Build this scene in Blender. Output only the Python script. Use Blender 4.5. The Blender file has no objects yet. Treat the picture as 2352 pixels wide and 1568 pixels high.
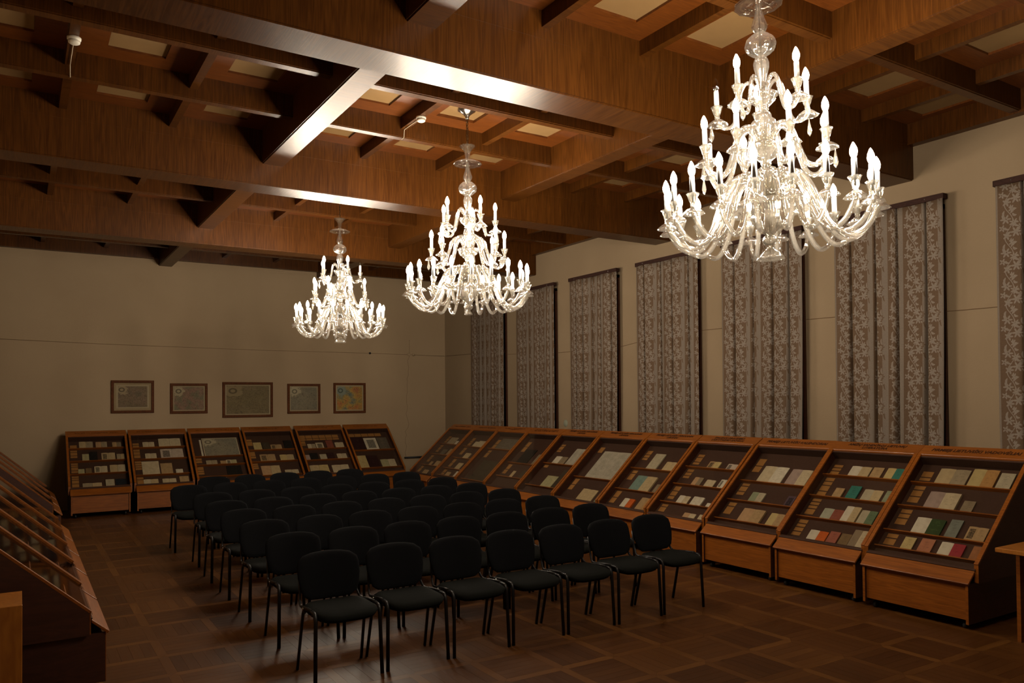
import bpy, math, random
from mathutils import Vector, Matrix
R = math.radians
random.seed(7)
S = bpy.context.scene
C = S.collection

# ------------------------------------------------------------------ camera
cam_d = bpy.data.cameras.new('camera'); cam = bpy.data.objects.new('camera', cam_d); C.objects.link(cam)
YAW, PITCH, ROLL, CH = .561666, .0178949, .00865788, 1.92
fwd = Vector((math.sin(YAW)*math.cos(PITCH), math.cos(YAW)*math.cos(PITCH), math.sin(PITCH)))
rgt = Vector((math.cos(YAW), -math.sin(YAW), 0)); dwn = fwd.cross(rgt)
rr = math.cos(ROLL)*rgt + math.sin(ROLL)*dwn; dd = -math.sin(ROLL)*rgt + math.cos(ROLL)*dwn
M = Matrix(((rr.x, -dd.x, -fwd.x, 0), (rr.y, -dd.y, -fwd.y, 0), (rr.z, -dd.z, -fwd.z, CH), (0, 0, 0, 1)))
cam.matrix_world = M
cam_d.sensor_width = 36; cam_d.lens = 1802.41/2352*36; cam_d.shift_y = 103.68/2352
cam_d.clip_start = .05; cam_d.clip_end = 100
S.camera = cam
# ------------------------------------------------------------------ world, exposure
w = bpy.data.worlds.new('night'); S.world = w; w.use_nodes = True
w.node_tree.nodes['Background'].inputs[0].default_value = (.01, .01, .012, 1)
w.node_tree.nodes['Background'].inputs[1].default_value = .2
S.view_settings.view_transform = 'Standard'; S.view_settings.look = 'None'
S.view_settings.exposure = 0.0; S.view_settings.gamma = 1; S.view_settings.use_curve_mapping = False
cy = S.cycles
cy.max_bounces = 8; cy.diffuse_bounces = 2; cy.glossy_bounces = 3; cy.transmission_bounces = 6; cy.transparent_max_bounces = 14
cy.caustics_reflective = False; cy.caustics_refractive = False; cy.sample_clamp_indirect = 4; cy.blur_glossy = .5
cy.use_denoising = True; cy.use_adaptive_sampling = True; cy.adaptive_threshold = .03
BULB = 440.0                      # radiance of a lit bulb
BULBCOL = (1, .85, .66, 1)

# ------------------------------------------------------------------ materials
def newmat(name):
    m = bpy.data.materials.new(name); m.use_nodes = True
    nt = m.node_tree; nt.nodes.clear(); out = nt.nodes.new('ShaderNodeOutputMaterial')
    return m, nt, out
def N(nt, t, **kw):
    n = nt.nodes.new('ShaderNode'+t)
    for k, v in kw.items(): setattr(n, k, v)
    return n
def L(nt, a, b): nt.links.new(a, b)
def princ(nt, out, rough=.6, spec=.5, **kw):
    p = N(nt, 'BsdfPrincipled'); p.inputs['Roughness'].default_value = rough
    p.inputs['Specular IOR Level'].default_value = spec
    for k, v in kw.items(): p.inputs[k].default_value = v
    L(nt, p.outputs[0], out.inputs[0]); return p
def math_(nt, op, a, b=None, c=None):
    n = N(nt, 'Math', operation=op)
    for i, v in enumerate((a, b, c)):
        if v is None: continue
        if hasattr(v, 'is_output'): L(nt, v, n.inputs[i])
        else: n.inputs[i].default_value = v
    return n.outputs[0]
def mixc(nt, f, a, b):
    n = N(nt, 'Mix', data_type='RGBA')
    for i, v in ((0, f), (6, a), (7, b)):
        if hasattr(v, 'is_output'): L(nt, v, n.inputs[i])
        elif i == 0: n.inputs[0].default_value = v
        else: n.inputs[i].default_value = (*v, 1)
    return n.outputs[2]
def ramp(nt, f, stops):
    n = N(nt, 'ValToRGB'); e = n.color_ramp.elements
    while len(e) < len(stops): e.new(.5)
    for el, (p, c) in zip(e, stops): el.position = p; el.color = (*c, 1)
    L(nt, f, n.inputs[0]); return n.outputs[0]
MAT = {}
def plain(name, col, rough=.6, spec=.4, metal=0, noise=.12, nscale=12):
    if name in MAT: return MAT[name]
    m, nt, out = newmat(name); p = princ(nt, out, rough, spec, Metallic=metal)
    tc = N(nt, 'TexCoord'); nz = N(nt, 'TexNoise'); nz.inputs['Scale'].default_value = nscale; nz.inputs['Detail'].default_value = 4
    L(nt, tc.outputs['Object'], nz.inputs['Vector'])
    L(nt, mixc(nt, nz.outputs['Fac'], tuple(x*(1-noise) for x in col), tuple(min(1, x*(1+noise)) for x in col)), p.inputs['Base Color'])
    MAT[name] = m; return m
def wood(name, light, dark, fine=(14, 1, 1), rough=.35, seam=None, coat=0, rand=.0, bump=.03, spec=.5):
    """fine = frequency along x,y,z of the grain lines; seam=(axis,width) veneer sheets"""
    m, nt, out = newmat(name); p = princ(nt, out, rough, spec)
    p.inputs['Coat Weight'].default_value = coat; p.inputs['Coat Roughness'].default_value = .12
    tc = N(nt, 'TexCoord'); oi = N(nt, 'ObjectInfo')
    co = tc.outputs['Object']
    off = N(nt, 'VectorMath', operation='MULTIPLY_ADD')
    cmb = N(nt, 'CombineXYZ'); 
    for i in range(3): L(nt, oi.outputs['Random'], cmb.inputs[i])
    L(nt, cmb.outputs[0], off.inputs[0]); off.inputs[1].default_value = (13, 7, 5); L(nt, co, off.inputs[2]); co = off.outputs[0]
    sheet = None
    if seam:
        sx = N(nt, 'SeparateXYZ'); L(nt, co, sx.inputs[0])
        q = math_(nt, 'FLOOR', math_(nt, 'DIVIDE', sx.outputs[seam[0]], seam[1]))
        wn = N(nt, 'TexWhiteNoise', noise_dimensions='1D'); L(nt, q, wn.inputs['W']); sheet = wn.outputs['Value']
        o2 = N(nt, 'VectorMath', operation='ADD'); L(nt, co, o2.inputs[0]); L(nt, wn.outputs['Color'], o2.inputs[1]); co = o2.outputs[0]
    mp = N(nt, 'Mapping'); mp.inputs['Scale'].default_value = fine; L(nt, co, mp.inputs[0])
    n1 = N(nt, 'TexNoise'); n1.inputs['Scale'].default_value = 1.0; n1.inputs['Detail'].default_value = 3; n1.inputs['Distortion'].default_value = .6
    L(nt, mp.outputs[0], n1.inputs['Vector'])
    n2 = N(nt, 'TexNoise'); n2.inputs['Scale'].default_value = 6; n2.inputs['Detail'].default_value = 4
    L(nt, mp.outputs[0], n2.inputs['Vector'])
    ring = math_(nt, 'FRACT', math_(nt, 'MULTIPLY', n1.outputs['Fac'], 7))
    ring = math_(nt, 'ABSOLUTE', math_(nt, 'SUBTRACT', ring, .5))
    g = math_(nt, 'ADD', math_(nt, 'MULTIPLY', ring, .9), math_(nt, 'MULTIPLY', n2.outputs['Fac'], .6))
    col = ramp(nt, g, [(.15, dark), (.85, light)])
    if sheet is not None:
        k = math_(nt, 'MULTIPLY_ADD', sheet, .3, .85); hv = N(nt, 'HueSaturation'); L(nt, k, hv.inputs['Value']); L(nt, col, hv.inputs['Color']); col = hv.outputs[0]
    if rand:
        k = math_(nt, 'MULTIPLY_ADD', oi.outputs['Random'], rand, 1-rand/2); hv = N(nt, 'HueSaturation'); L(nt, k, hv.inputs['Value']); L(nt, col, hv.inputs['Color']); col = hv.outputs[0]
    L(nt, col, p.inputs['Base Color'])
    r = math_(nt, 'MULTIPLY_ADD', n2.outputs['Fac'], .14, rough-.07); L(nt, r, p.inputs['Roughness'])
    if bump:
        b = N(nt, 'Bump'); b.inputs['Strength'].default_value = bump; b.inputs['Distance'].default_value = .01; L(nt, g, b.inputs['Height']); L(nt, b.outputs[0], p.inputs['Normal'])
    MAT[name] = m; return m
def emis(name, col, s):
    m, nt, out = newmat(name); e = N(nt, 'Emission'); e.inputs[0].default_value = col; e.inputs[1].default_value = s
    L(nt, e.outputs[0], out.inputs[0]); MAT[name] = m; return m
BL, BD = (.084, .028, .0038), (.036, .0105, .0014)
wood('beam_x', BL, BD, (16, .8, .8), .34, (0, .62), .0, bump=.025, spec=.26)
wood('beam_y', BL, BD, (.8, 16, .8), .34, (1, .62), .0, bump=.025, spec=.26)
wood('coffer_wood', (.15, .043, .0055), (.08, .020, .0025), (1.5, 22, 1.5), .38)
wood('case_wood', (.26, .078, .0075), (.14, .037, .0035), (1.2, 1.2, 26), .36, rand=.15)
wood('case_wood_u', (.26, .078, .0075), (.14, .037, .0035), (1.0, 20, 20), .36, rand=.15)
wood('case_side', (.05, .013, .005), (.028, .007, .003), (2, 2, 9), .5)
wood('light_oak', (.34, .125, .015), (.22, .07, .007), (9, 9, 1), .42)
wood('frame_wood', (.10, .033, .009), (.055, .016, .005), (6, 6, 6), .7, spec=.15)
wood('batten', (.040, .017, .012), (.022, .009, .007), (4, 4, 18), .75, spec=.15)
plain('case_board', (.045, .021, .013), .85, .2, noise=.25, nscale=60)
plain('card', (.27, .125, .033), .8, .2, noise=.08)
plain('ink', (.035, .014, .006), .7, .2)
plain('black_metal', (.006, .006, .007), .4, .35)
plain('bolt', (.5, .5, .48), .3, .5, 1)
plain('fabric_back', (.0030, .0034, .0044), .95, .15, noise=.5, nscale=300)
plain('fabric_seat', (.0038, .0046, .0038), .95, .15, noise=.5, nscale=300)
plain('chair_shell', (.003, .003, .003), .6, .2)
plain('caster', (.012, .012, .012), .5, .3)
plain('silver', (.55, .52, .47), .22, .5, 1, noise=.2, nscale=30)
plain('bronze', (.16, .10, .05), .4, .5, 1, noise=.3, nscale=30)
plain('candle_white', (.42, .42, .42), .45, .4, noise=.03)
plain('panel_cream', (.235, .14, .056), .8, .2, noise=.06, nscale=8)
plain('plastic_white', (.72, .68, .58), .4, .4, noise=.05)
plain('cable', (.16, .095, .05), .7, .2)
plain('white_cable', (.5, .42, .3), .6, .3)
plain('vent_grey', (.22, .23, .17), .6, .3)
plain('dark_glass', (.006, .006, .008), .12, .5, noise=0)
plain('pipe_black', (.012, .011, .01), .45, .4)
plain('mount_board', (.30, .225, .13), .8, .2)
plain('crack', (.20, .14, .09), .9, .1)
emis('bulb_lit', BULBCOL, BULB)

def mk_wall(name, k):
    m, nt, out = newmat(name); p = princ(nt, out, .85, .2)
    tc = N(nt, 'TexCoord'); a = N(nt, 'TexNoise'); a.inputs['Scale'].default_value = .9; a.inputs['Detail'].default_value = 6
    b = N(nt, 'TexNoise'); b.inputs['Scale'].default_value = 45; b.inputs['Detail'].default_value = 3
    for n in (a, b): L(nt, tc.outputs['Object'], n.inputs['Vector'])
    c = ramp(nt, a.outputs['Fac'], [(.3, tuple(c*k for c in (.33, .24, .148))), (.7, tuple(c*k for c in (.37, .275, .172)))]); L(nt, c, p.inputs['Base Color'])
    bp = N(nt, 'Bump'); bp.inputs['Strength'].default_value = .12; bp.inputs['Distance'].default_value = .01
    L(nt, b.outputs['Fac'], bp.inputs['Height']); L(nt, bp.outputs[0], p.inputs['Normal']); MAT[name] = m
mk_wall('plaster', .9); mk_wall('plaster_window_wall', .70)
def mk_parquet():
    m, nt, out = newmat('parquet'); p = princ(nt, out, .36, .22)
    at = N(nt, 'Attribute', attribute_name='tone'); sp = N(nt, 'SeparateColor'); L(nt, at.outputs['Color'], sp.inputs[0])
    tc = N(nt, 'TexCoord'); s3 = N(nt, 'SeparateXYZ'); L(nt, tc.outputs['Object'], s3.inputs[0])
    d = sp.outputs[1]           # 1: grain runs along y
    gx = math_(nt, 'MULTIPLY', s3.outputs[0], math_(nt, 'MULTIPLY_ADD', d, 44, 3)); gy = math_(nt, 'MULTIPLY', s3.outputs[1], math_(nt, 'MULTIPLY_ADD', d, -44, 47))
    cb = N(nt, 'CombineXYZ'); L(nt, gx, cb.inputs[0]); L(nt, gy, cb.inputs[1]); L(nt, math_(nt, 'MULTIPLY', sp.outputs[0], 40), cb.inputs[2])
    n1 = N(nt, 'TexNoise'); n1.inputs['Scale'].default_value = 1; n1.inputs['Detail'].default_value = 5; L(nt, cb.outputs[0], n1.inputs['Vector'])
    f = math_(nt, 'ADD', math_(nt, 'MULTIPLY', sp.outputs[0], .62), math_(nt, 'MULTIPLY', n1.outputs['Fac'], .45))
    c = ramp(nt, f, [(.15, (.042, .0135, .0032)), (.55, (.080, .029, .0062)), (.95, (.145, .059, .0125))]); L(nt, c, p.inputs['Base Color'])
    L(nt, math_(nt, 'MULTIPLY_ADD', n1.outputs['Fac'], .2, .30), p.inputs['Roughness']); MAT['parquet'] = m
mk_parquet()
plain('subfloor', (.025, .010, .004), .8, .2)
def thin_glass(name, tint=.94, ior=1.45, rough=.02, boost=1.0):
    m, nt, out = newmat(name); t = N(nt, 'BsdfTransparent'); t.inputs[0].default_value = (tint, tint, tint*.985, 1)
    g = N(nt, 'BsdfGlossy'); g.inputs['Roughness'].default_value = rough
    fr = N(nt, 'Fresnel'); fr.inputs[0].default_value = ior; mx = N(nt, 'MixShader')
    ge = N(nt, 'NewGeometry'); L(nt, math_(nt, 'MULTIPLY', math_(nt, 'MULTIPLY', fr.outputs[0], boost), math_(nt, 'SUBTRACT', 1, ge.outputs['Backfacing'])), mx.inputs[0]); L(nt, t.outputs[0], mx.inputs[1]); L(nt, g.outputs[0], mx.inputs[2]); L(nt, mx.outputs[0], out.inputs[0]); MAT[name] = m
thin_glass('case_glass', .95, 1.42, .04)
thin_glass('bulb_clear', .9, 1.5, .02, 1.6)
def mk_crystal():
    m, nt, out = newmat('crystal'); g = N(nt, 'BsdfGlass'); g.inputs['IOR'].default_value = 1.47; g.inputs['Roughness'].default_value = .015; g.inputs[0].default_value = (.97, .95, .9, 1)
    t = N(nt, 'BsdfTransparent'); t.inputs[0].default_value = (.97, .95, .9, 1)
    d = N(nt, 'BsdfTranslucent'); d.inputs[0].default_value = (.97, .96, .93, 1)
    e = N(nt, 'BsdfGlossy'); e.inputs['Roughness'].default_value = .06
    a = N(nt, 'MixShader'); a.inputs[0].default_value = .5; L(nt, g.outputs[0], a.inputs[1]); L(nt, t.outputs[0], a.inputs[2])
    b = N(nt, 'MixShader'); b.inputs[0].default_value = .085; L(nt, a.outputs[0], b.inputs[1]); L(nt, d.outputs[0], b.inputs[2])
    f = N(nt, 'LayerWeight'); f.inputs[0].default_value = .35
    c = N(nt, 'MixShader'); L(nt, math_(nt, 'MULTIPLY_ADD', f.outputs['Facing'], .30, .03), c.inputs[0]); L(nt, b.outputs[0], c.inputs[1]); L(nt, e.outputs[0], c.inputs[2])
    L(nt, c.outputs[0], out.inputs[0]); MAT['crystal'] = m
mk_crystal()
def mk_curtain():
    m, nt, out = newmat('curtain_floral'); p = princ(nt, out, .8, .25)
    uv = N(nt, 'UVMap'); s = N(nt, 'SeparateXYZ'); L(nt, uv.outputs[0], s.inputs[0])
    PX, PY = .29, .335
    cu = math_(nt, 'DIVIDE', s.outputs[0], PX); cv = math_(nt, 'DIVIDE', s.outputs[1], PY)
    fu = math_(nt, 'FRACT', cu); fv = math_(nt, 'FRACT', cv)
    nz = N(nt, 'TexNoise'); nz.inputs['Scale'].default_value = 60; L(nt, uv.outputs[0], nz.inputs['Vector'])
    acc = None
    def wrap(x, c):      # signed distance in a unit tile
        d = math_(nt, 'SUBTRACT', x, c); return math_(nt, 'SUBTRACT', d, math_(nt, 'ROUND', d))
    def add(mask):
        nonlocal acc; acc = mask if acc is None else math_(nt, 'MAXIMUM', acc, mask)
    rg = random.Random(3)
    for (x, y, r, k) in ((.30, .20, .050, 6), (.56, .32, .046, 7), (.20, .46, .036, 5), (.62, .60, .052, 6), (.34, .70, .042, 5), (.50, .90, .036, 5), (.80, .44, .03, 5)):
        dx = math_(nt, 'MULTIPLY', wrap(fu, x), PX); dy = math_(nt, 'MULTIPLY', wrap(fv, y), PY)
        rad = math_(nt, 'SQRT', math_(nt, 'ADD', math_(nt, 'MULTIPLY', dx, dx), math_(nt, 'MULTIPLY', dy, dy)))
        pet = math_(nt, 'COSINE', math_(nt, 'MULTIPLY', math_(nt, 'ARCTAN2', dy, dx), k))
        lim = math_(nt, 'MULTIPLY', math_(nt, 'MULTIPLY_ADD', pet, .32, .68), r)
        ms = math_(nt, 'LESS_THAN', rad, lim)
        core = math_(nt, 'GREATER_THAN', rad, r*.22); add(math_(nt, 'MULTIPLY', ms, core))
    for i in range(13):
        x, y, a = rg.uniform(.02, .9), (i+.3)/13, rg.uniform(.4, 2.7); ln, wd = rg.uniform(.024, .042), rg.uniform(.007, .012)
        dx = math_(nt, 'MULTIPLY', wrap(fu, x), PX); dy = math_(nt, 'MULTIPLY', wrap(fv, y), PY)
        al = math_(nt, 'ADD', math_(nt, 'MULTIPLY', dx, math.cos(a)/ln), math_(nt, 'MULTIPLY', dy, math.sin(a)/ln))
        ac = math_(nt, 'ADD', math_(nt, 'MULTIPLY', dx, -math.sin(a)/wd), math_(nt, 'MULTIPLY', dy, math.cos(a)/wd))
        ac = math_(nt, 'ADD', ac, math_(nt, 'MULTIPLY', math_(nt, 'MULTIPLY', al, al), .9))
        add(math_(nt, 'LESS_THAN', math_(nt, 'ADD', math_(nt, 'MULTIPLY', al, al), math_(nt, 'MULTIPLY', ac, ac)), 1))
    stem = math_(nt, 'ABSOLUTE', wrap(fu, math_(nt, 'MULTIPLY_ADD', math_(nt, 'SINE', math_(nt, 'MULTIPLY', fv, 6.283)), .13, .40)))
    add(math_(nt, 'LESS_THAN', stem, .016))
    stripe = math_(nt, 'LESS_THAN', math_(nt, 'ABSOLUTE', wrap(fu, .93)), .13)
    wv = math_(nt, 'MULTIPLY_ADD', nz.outputs['Fac'], .3, .85)
    ground = mixc(nt, stripe, (.102, .063, .036), (.160, .128, .102))
    pale = mixc(nt, stripe, (.192, .158, .130), (.105, .068, .040))
    col = mixc(nt, acc, ground, pale)
    hv = N(nt, 'HueSaturation'); L(nt, wv, hv.inputs['Value']); L(nt, col, hv.inputs['Color']); L(nt, hv.outputs[0], p.inputs['Base Color']); MAT['curtain_floral'] = m
mk_curtain()
def mk_map(name, base, c2, c3, sea, seed, margin):
    m, nt, out = newmat(name); p = princ(nt, out, .7, .25)
    uv = N(nt, 'UVMap'); mp = N(nt, 'Mapping'); mp.inputs['Location'].default_value = (seed*3.1, seed*1.7, 0); L(nt, uv.outputs[0], mp.inputs[0])
    n1 = N(nt, 'TexNoise'); n1.inputs['Scale'].default_value = 1.9; n1.inputs['Detail'].default_value = 4; L(nt, mp.outputs[0], n1.inputs['Vector'])
    n2 = N(nt, 'TexNoise'); n2.inputs['Scale'].default_value = 8; n2.inputs['Detail'].default_value = 9; n2.inputs['Distortion'].default_value = 1.2; L(nt, mp.outputs[0], n2.inputs['Vector'])
    n3 = N(nt, 'TexNoise'); n3.inputs['Scale'].default_value = 70; n3.inputs['Detail'].default_value = 2; L(nt, mp.outputs[0], n3.inputs['Vector'])
    c = ramp(nt, n1.outputs['Fac'], [(.38, base), (.5, c2), (.62, c3)])
    riv = math_(nt, 'LESS_THAN', math_(nt, 'ABSOLUTE', math_(nt, 'SUBTRACT', n2.outputs['Fac'], .5)), .018)
    riv2 = math_(nt, 'LESS_THAN', math_(nt, 'ABSOLUTE', math_(nt, 'SUBTRACT', n2.outputs['Fac'], .62)), .012)
    txt = math_(nt, 'GREATER_THAN', n3.outputs['Fac'], .62)
    dk = tuple(x*.35 for x in base)
    c = mixc(nt, math_(nt, 'MULTIPLY', math_(nt, 'MAXIMUM', math_(nt, 'MAXIMUM', riv, riv2), txt), .7), c, dk)
    s = N(nt, 'SeparateXYZ'); L(nt, uv.outputs[0], s.inputs[0])
    # open sea with a wreath-like title ring in the upper left
    dx = math_(nt, 'SUBTRACT', s.outputs[0], .16); dy = math_(nt, 'SUBTRACT', s.outputs[1], .80)
    rad = math_(nt, 'SQRT', math_(nt, 'ADD', math_(nt, 'MULTIPLY', dx, dx), math_(nt, 'MULTIPLY', dy, dy)))
    sm = math_(nt, 'LESS_THAN', math_(nt, 'ADD', rad, math_(nt, 'MULTIPLY', math_(nt, 'SUBTRACT', n2.outputs['Fac'], .5), .35)), .20)
    c = mixc(nt, sm, c, sea)
    rg = math_(nt, 'LESS_THAN', math_(nt, 'ABSOLUTE', math_(nt, 'SUBTRACT', rad, .075)), .022)
    c = mixc(nt, math_(nt, 'MULTIPLY', rg, .8), c, dk)
    ed = math_(nt, 'MAXIMUM', math_(nt, 'GREATER_THAN', math_(nt, 'ABSOLUTE', math_(nt, 'SUBTRACT', s.outputs[0], .5)), .5-margin), math_(nt, 'GREATER_THAN', math_(nt, 'ABSOLUTE', math_(nt, 'SUBTRACT', s.outputs[1], .5)), .5-margin))
    c = mixc(nt, ed, c, (.36, .29, .19)); L(nt, c, p.inputs['Base Color']); MAT[name] = m
mk_map('map_brown', (.19, .14, .085), (.22, .15, .10), (.16, .13, .085), (.30, .23, .14), 1, .05)
mk_map('map_pinkish', (.20, .165, .105), (.26, .15, .11), (.17, .16, .10), (.34, .28, .18), 2, .02)
mk_map('map_ochre', (.20, .155, .08), (.18, .14, .075), (.22, .165, .095), (.25, .19, .105), 3, .02)
mk_map('map_pale', (.24, .205, .14), (.22, .19, .135), (.20, .18, .13), (.36, .31, .21), 4, .02)
mk_map('map_bright', (.13, .17, .15), (.42, .27, .06), (.42, .14, .05), (.20, .23, .19), 5, .03)
PAPER = dict(sand=(.50, .37, .20), greige=(.36, .28, .175), straw=(.52, .39, .17), orangetan=(.46, .24, .08), greycream=(.44, .37, .25), mauve=(.37, .265, .22), cream=(.55, .44, .28),
    taupe=(.26, .19, .115), white=(.64, .56, .43), darkgreen=(.035, .06, .016), slate=(.20, .205, .165), tan=(.42, .27, .13), pink=(.42, .165, .085), crimson=(.33, .032, .040), rust=(.34, .135, .05),
    teal=(.035, .175, .135), sage=(.26, .28, .17), paleblue=(.38, .37, .27), redbrown=(.25, .07, .04), green=(.13, .18, .095), orange=(.55, .105, .012), rose=(.34, .105, .065), brown=(.20, .125, .055),
    purple=(.10, .06, .075), peach=(.48, .29, .15), pinkwhite=(.52, .41, .32), newsprint=(.42, .37, .285), bluegreen=(.165, .24, .20), palegreen=(.42, .37, .20), umber=(.055, .04, .023), black=(.012, .01, .008),
    ash=(.13, .105, .075), navy=(.012, .015, .02), maroon=(.032, .010, .009))
def mk_paper(key, pic=False, blank=False):
    nm = 'paper_'+key+('_picture' if pic else '_blank' if blank else '')
    if nm in MAT: return MAT[nm]
    col = tuple(c*.76 for c in PAPER[key]); m, nt, out = newmat(nm); p = princ(nt, out, .75, .2)
    uv = N(nt, 'UVMap'); s = N(nt, 'SeparateXYZ'); L(nt, uv.outputs[0], s.inputs[0])   # uv in metres from the page's lower left
    dk = sum(col) < .25
    row = math_(nt, 'FRACT', math_(nt, 'DIVIDE', s.outputs[1], .014)); ln = math_(nt, 'LESS_THAN', row, .38)
    n = N(nt, 'TexNoise'); n.inputs['Scale'].default_value = 1; n.inputs['Detail'].default_value = 1
    cb = N(nt, 'CombineXYZ'); L(nt, math_(nt, 'MULTIPLY', s.outputs[0], 90), cb.inputs[0]); L(nt, math_(nt, 'MULTIPLY', math_(nt, 'FLOOR', math_(nt, 'DIVIDE', s.outputs[1], .014)), 7.7), cb.inputs[1]); L(nt, cb.outputs[0], n.inputs['Vector'])
    wd = math_(nt, 'GREATER_THAN', n.outputs['Fac'], .5)
    st = N(nt, 'TexNoise'); st.inputs['Scale'].default_value = 14; st.inputs['Detail'].default_value = 4; L(nt, uv.outputs[0], st.inputs['Vector'])
    base = ramp(nt, st.outputs['Fac'], [(.3, tuple(x*.82 for x in col)), (.7, tuple(min(1, x*1.08) for x in col))])
    inkc = tuple(x*.45 for x in col) if not dk else tuple(x*2.2+.01 for x in col)
    rw = N(nt, 'TexWhiteNoise', noise_dimensions='1D'); L(nt, math_(nt, 'FLOOR', math_(nt, 'DIVIDE', s.outputs[1], .014)), rw.inputs['W'])
    v3 = N(nt, 'UVMap', uv_map='unit'); q3 = N(nt, 'SeparateXYZ'); L(nt, v3.outputs[0], q3.inputs[0])
    inm = math_(nt, 'LESS_THAN', math_(nt, 'ABSOLUTE', math_(nt, 'SUBTRACT', q3.outputs[0], .5)), math_(nt, 'MULTIPLY_ADD', rw.outputs['Value'], .3, .10))
    iny = math_(nt, 'LESS_THAN', math_(nt, 'ABSOLUTE', math_(nt, 'SUBTRACT', q3.outputs[1], .52)), .4)
    keep = math_(nt, 'LESS_THAN', rw.outputs['Value'], .0 if blank else 1.1 if key == 'newsprint' else .55)
    mask = math_(nt, 'MULTIPLY', math_(nt, 'MULTIPLY', math_(nt, 'MULTIPLY', ln, wd), .6), math_(nt, 'MULTIPLY', math_(nt, 'MULTIPLY', inm, iny), keep))
    c = mixc(nt, mask, base, inkc)
    if pic:
        v2 = N(nt, 'UVMap', uv_map='unit'); q = N(nt, 'SeparateXYZ'); L(nt, v2.outputs[0], q.inputs[0])
        ins = math_(nt, 'MULTIPLY', math_(nt, 'LESS_THAN', math_(nt, 'ABSOLUTE', math_(nt, 'SUBTRACT', q.outputs[0], .5)), .3), math_(nt, 'LESS_THAN', math_(nt, 'ABSOLUTE', math_(nt, 'SUBTRACT', q.outputs[1], .52)), .33))
        n4 = N(nt, 'TexNoise'); n4.inputs['Scale'].default_value = 60; n4.inputs['Detail'].default_value = 5; L(nt, uv.outputs[0], n4.inputs['Vector'])
        c = mixc(nt, ins, base, ramp(nt, n4.outputs['Fac'], [(.35, tuple(x*.12 for x in col)), (.7, tuple(x*.6 for x in col))]))
    L(nt, c, p.inputs['Base Color']); MAT[nm] = m; return m

# ------------------------------------------------------------------ mesh helpers
class MB:
    def __init__(s): s.v = []; s.f = []; s.sm = []
    def quad(s, *p, smooth=False):
        i = len(s.v); s.v += [tuple(q) for q in p]; s.f.append(tuple(range(i, i+len(p)))); s.sm.append(smooth)
    def box(s, x0, x1, y0, y1, z0, z1):
        i = len(s.v); s.v += [(x, y, z) for x in (x0, x1) for y in (y0, y1) for z in (z0, z1)]
        for q in ((0, 1, 3, 2), (4, 6, 7, 5), (0, 4, 5, 1), (2, 3, 7, 6), (0, 2, 6, 4), (1, 5, 7, 3)): s.f.append(tuple(i+k for k in q)); s.sm.append(False)
        return s
    def prism(s, poly, frm, to):        # poly points mapped by two functions
        n = len(poly); i = len(s.v); s.v += [tuple(frm(*p)) for p in poly]+[tuple(to(*p)) for p in poly]
        s.f.append(tuple(range(i+n-1, i-1, -1))); s.f.append(tuple(range(i+n, i+2*n))); s.sm += [False, False]
        for k in range(n): s.f.append((i+k, i+(k+1) % n, i+n+(k+1) % n, i+n+k)); s.sm.append(False)
        return s
    def lathe(s, prof, seg=20, rib=0, nrib=0, close=True, off=(0, 0, 0)):
        i = len(s.v); n = len(prof)
        for k in range(seg):
            a = 2*math.pi*k/seg; m = 1+(rib*math.cos(nrib*a) if rib else 0)
            for r, z in prof: s.v.append((off[0]+r*m*math.cos(a), off[1]+r*m*math.sin(a), off[2]+z))
        for k in range(seg):
            k2 = (k+1) % seg
            for j in range(n-1): s.f.append((i+k*n+j, i+k2*n+j, i+k2*n+j+1, i+k*n+j+1)); s.sm.append(True)
        return s
    def tube(s, path, r, seg=8, cap=True, flat=1.0):
        path = [Vector(p) for p in path]; n = len(path); i = len(s.v)
        rs = r if isinstance(r, (list, tuple)) else [r]*n
        up = None
        for k, p in enumerate(path):
            t = (path[min(k+1, n-1)]-path[max(k-1, 0)]).normalized()
            if up is None:
                up = Vector((0, 0, 1)) if abs(t.z) < .9 else Vector((1, 0, 0))
            a = t.cross(up).normalized(); b = a.cross(t).normalized(); up = b
            for j in range(seg):
                th = 2*math.pi*j/seg; q = p+a*math.cos(th)*rs[k]*flat+b*math.sin(th)*rs[k]; s.v.append(tuple(q))
        for k in range(n-1):
            for j in range(seg):
                j2 = (j+1) % seg; s.f.append((i+k*seg+j, i+k*seg+j2, i+(k+1)*seg+j2, i+(k+1)*seg+j)); s.sm.append(True)
        if cap:
            s.f.append(tuple(i+j for j in range(seg-1, -1, -1))); s.f.append(tuple(i+(n-1)*seg+j for j in range(seg))); s.sm += [False, False]
        return s
    def mesh(s, name, mat):
        me = bpy.data.meshes.new(name); me.from_pydata(s.v, [], s.f); me.polygons.foreach_set('use_smooth', s.sm)
        for m in (mat if isinstance(mat, (list, tuple)) else [mat]): me.materials.append(MAT[m] if isinstance(m, str) else m)
        me.update(); return me
    def obj(s, name, mat, parent=None): return link(name, s.mesh(name, mat), parent)
def link(name, data, parent=None):
    o = bpy.data.objects.new(name, data); C.objects.link(o)
    if parent is not None: o.parent = parent
    return o
def tag(o, label, cat, group=None):
    o['label'] = label; o['category'] = cat
    if group: o['group'] = group
    return o
def empty(name, loc=(0, 0, 0), rz=0):
    o = bpy.data.objects.new(name, None); C.objects.link(o); o.location = loc; o.rotation_euler = (0, 0, rz); o.empty_display_size = .1; return o
def structure(o): o['kind'] = 'structure'; return o
def copy_tree(o, parent=None):
    c = o.copy(); C.objects.link(c); c.parent = parent
    for ch in [x for x in o.children]: copy_tree(ch, c)
    return c
def bevel(o, wdt=.004, seg=1):
    m = o.modifiers.new('edge', 'BEVEL'); m.width = wdt; m.segments = seg; m.limit_method = 'ANGLE'; return o
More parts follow.
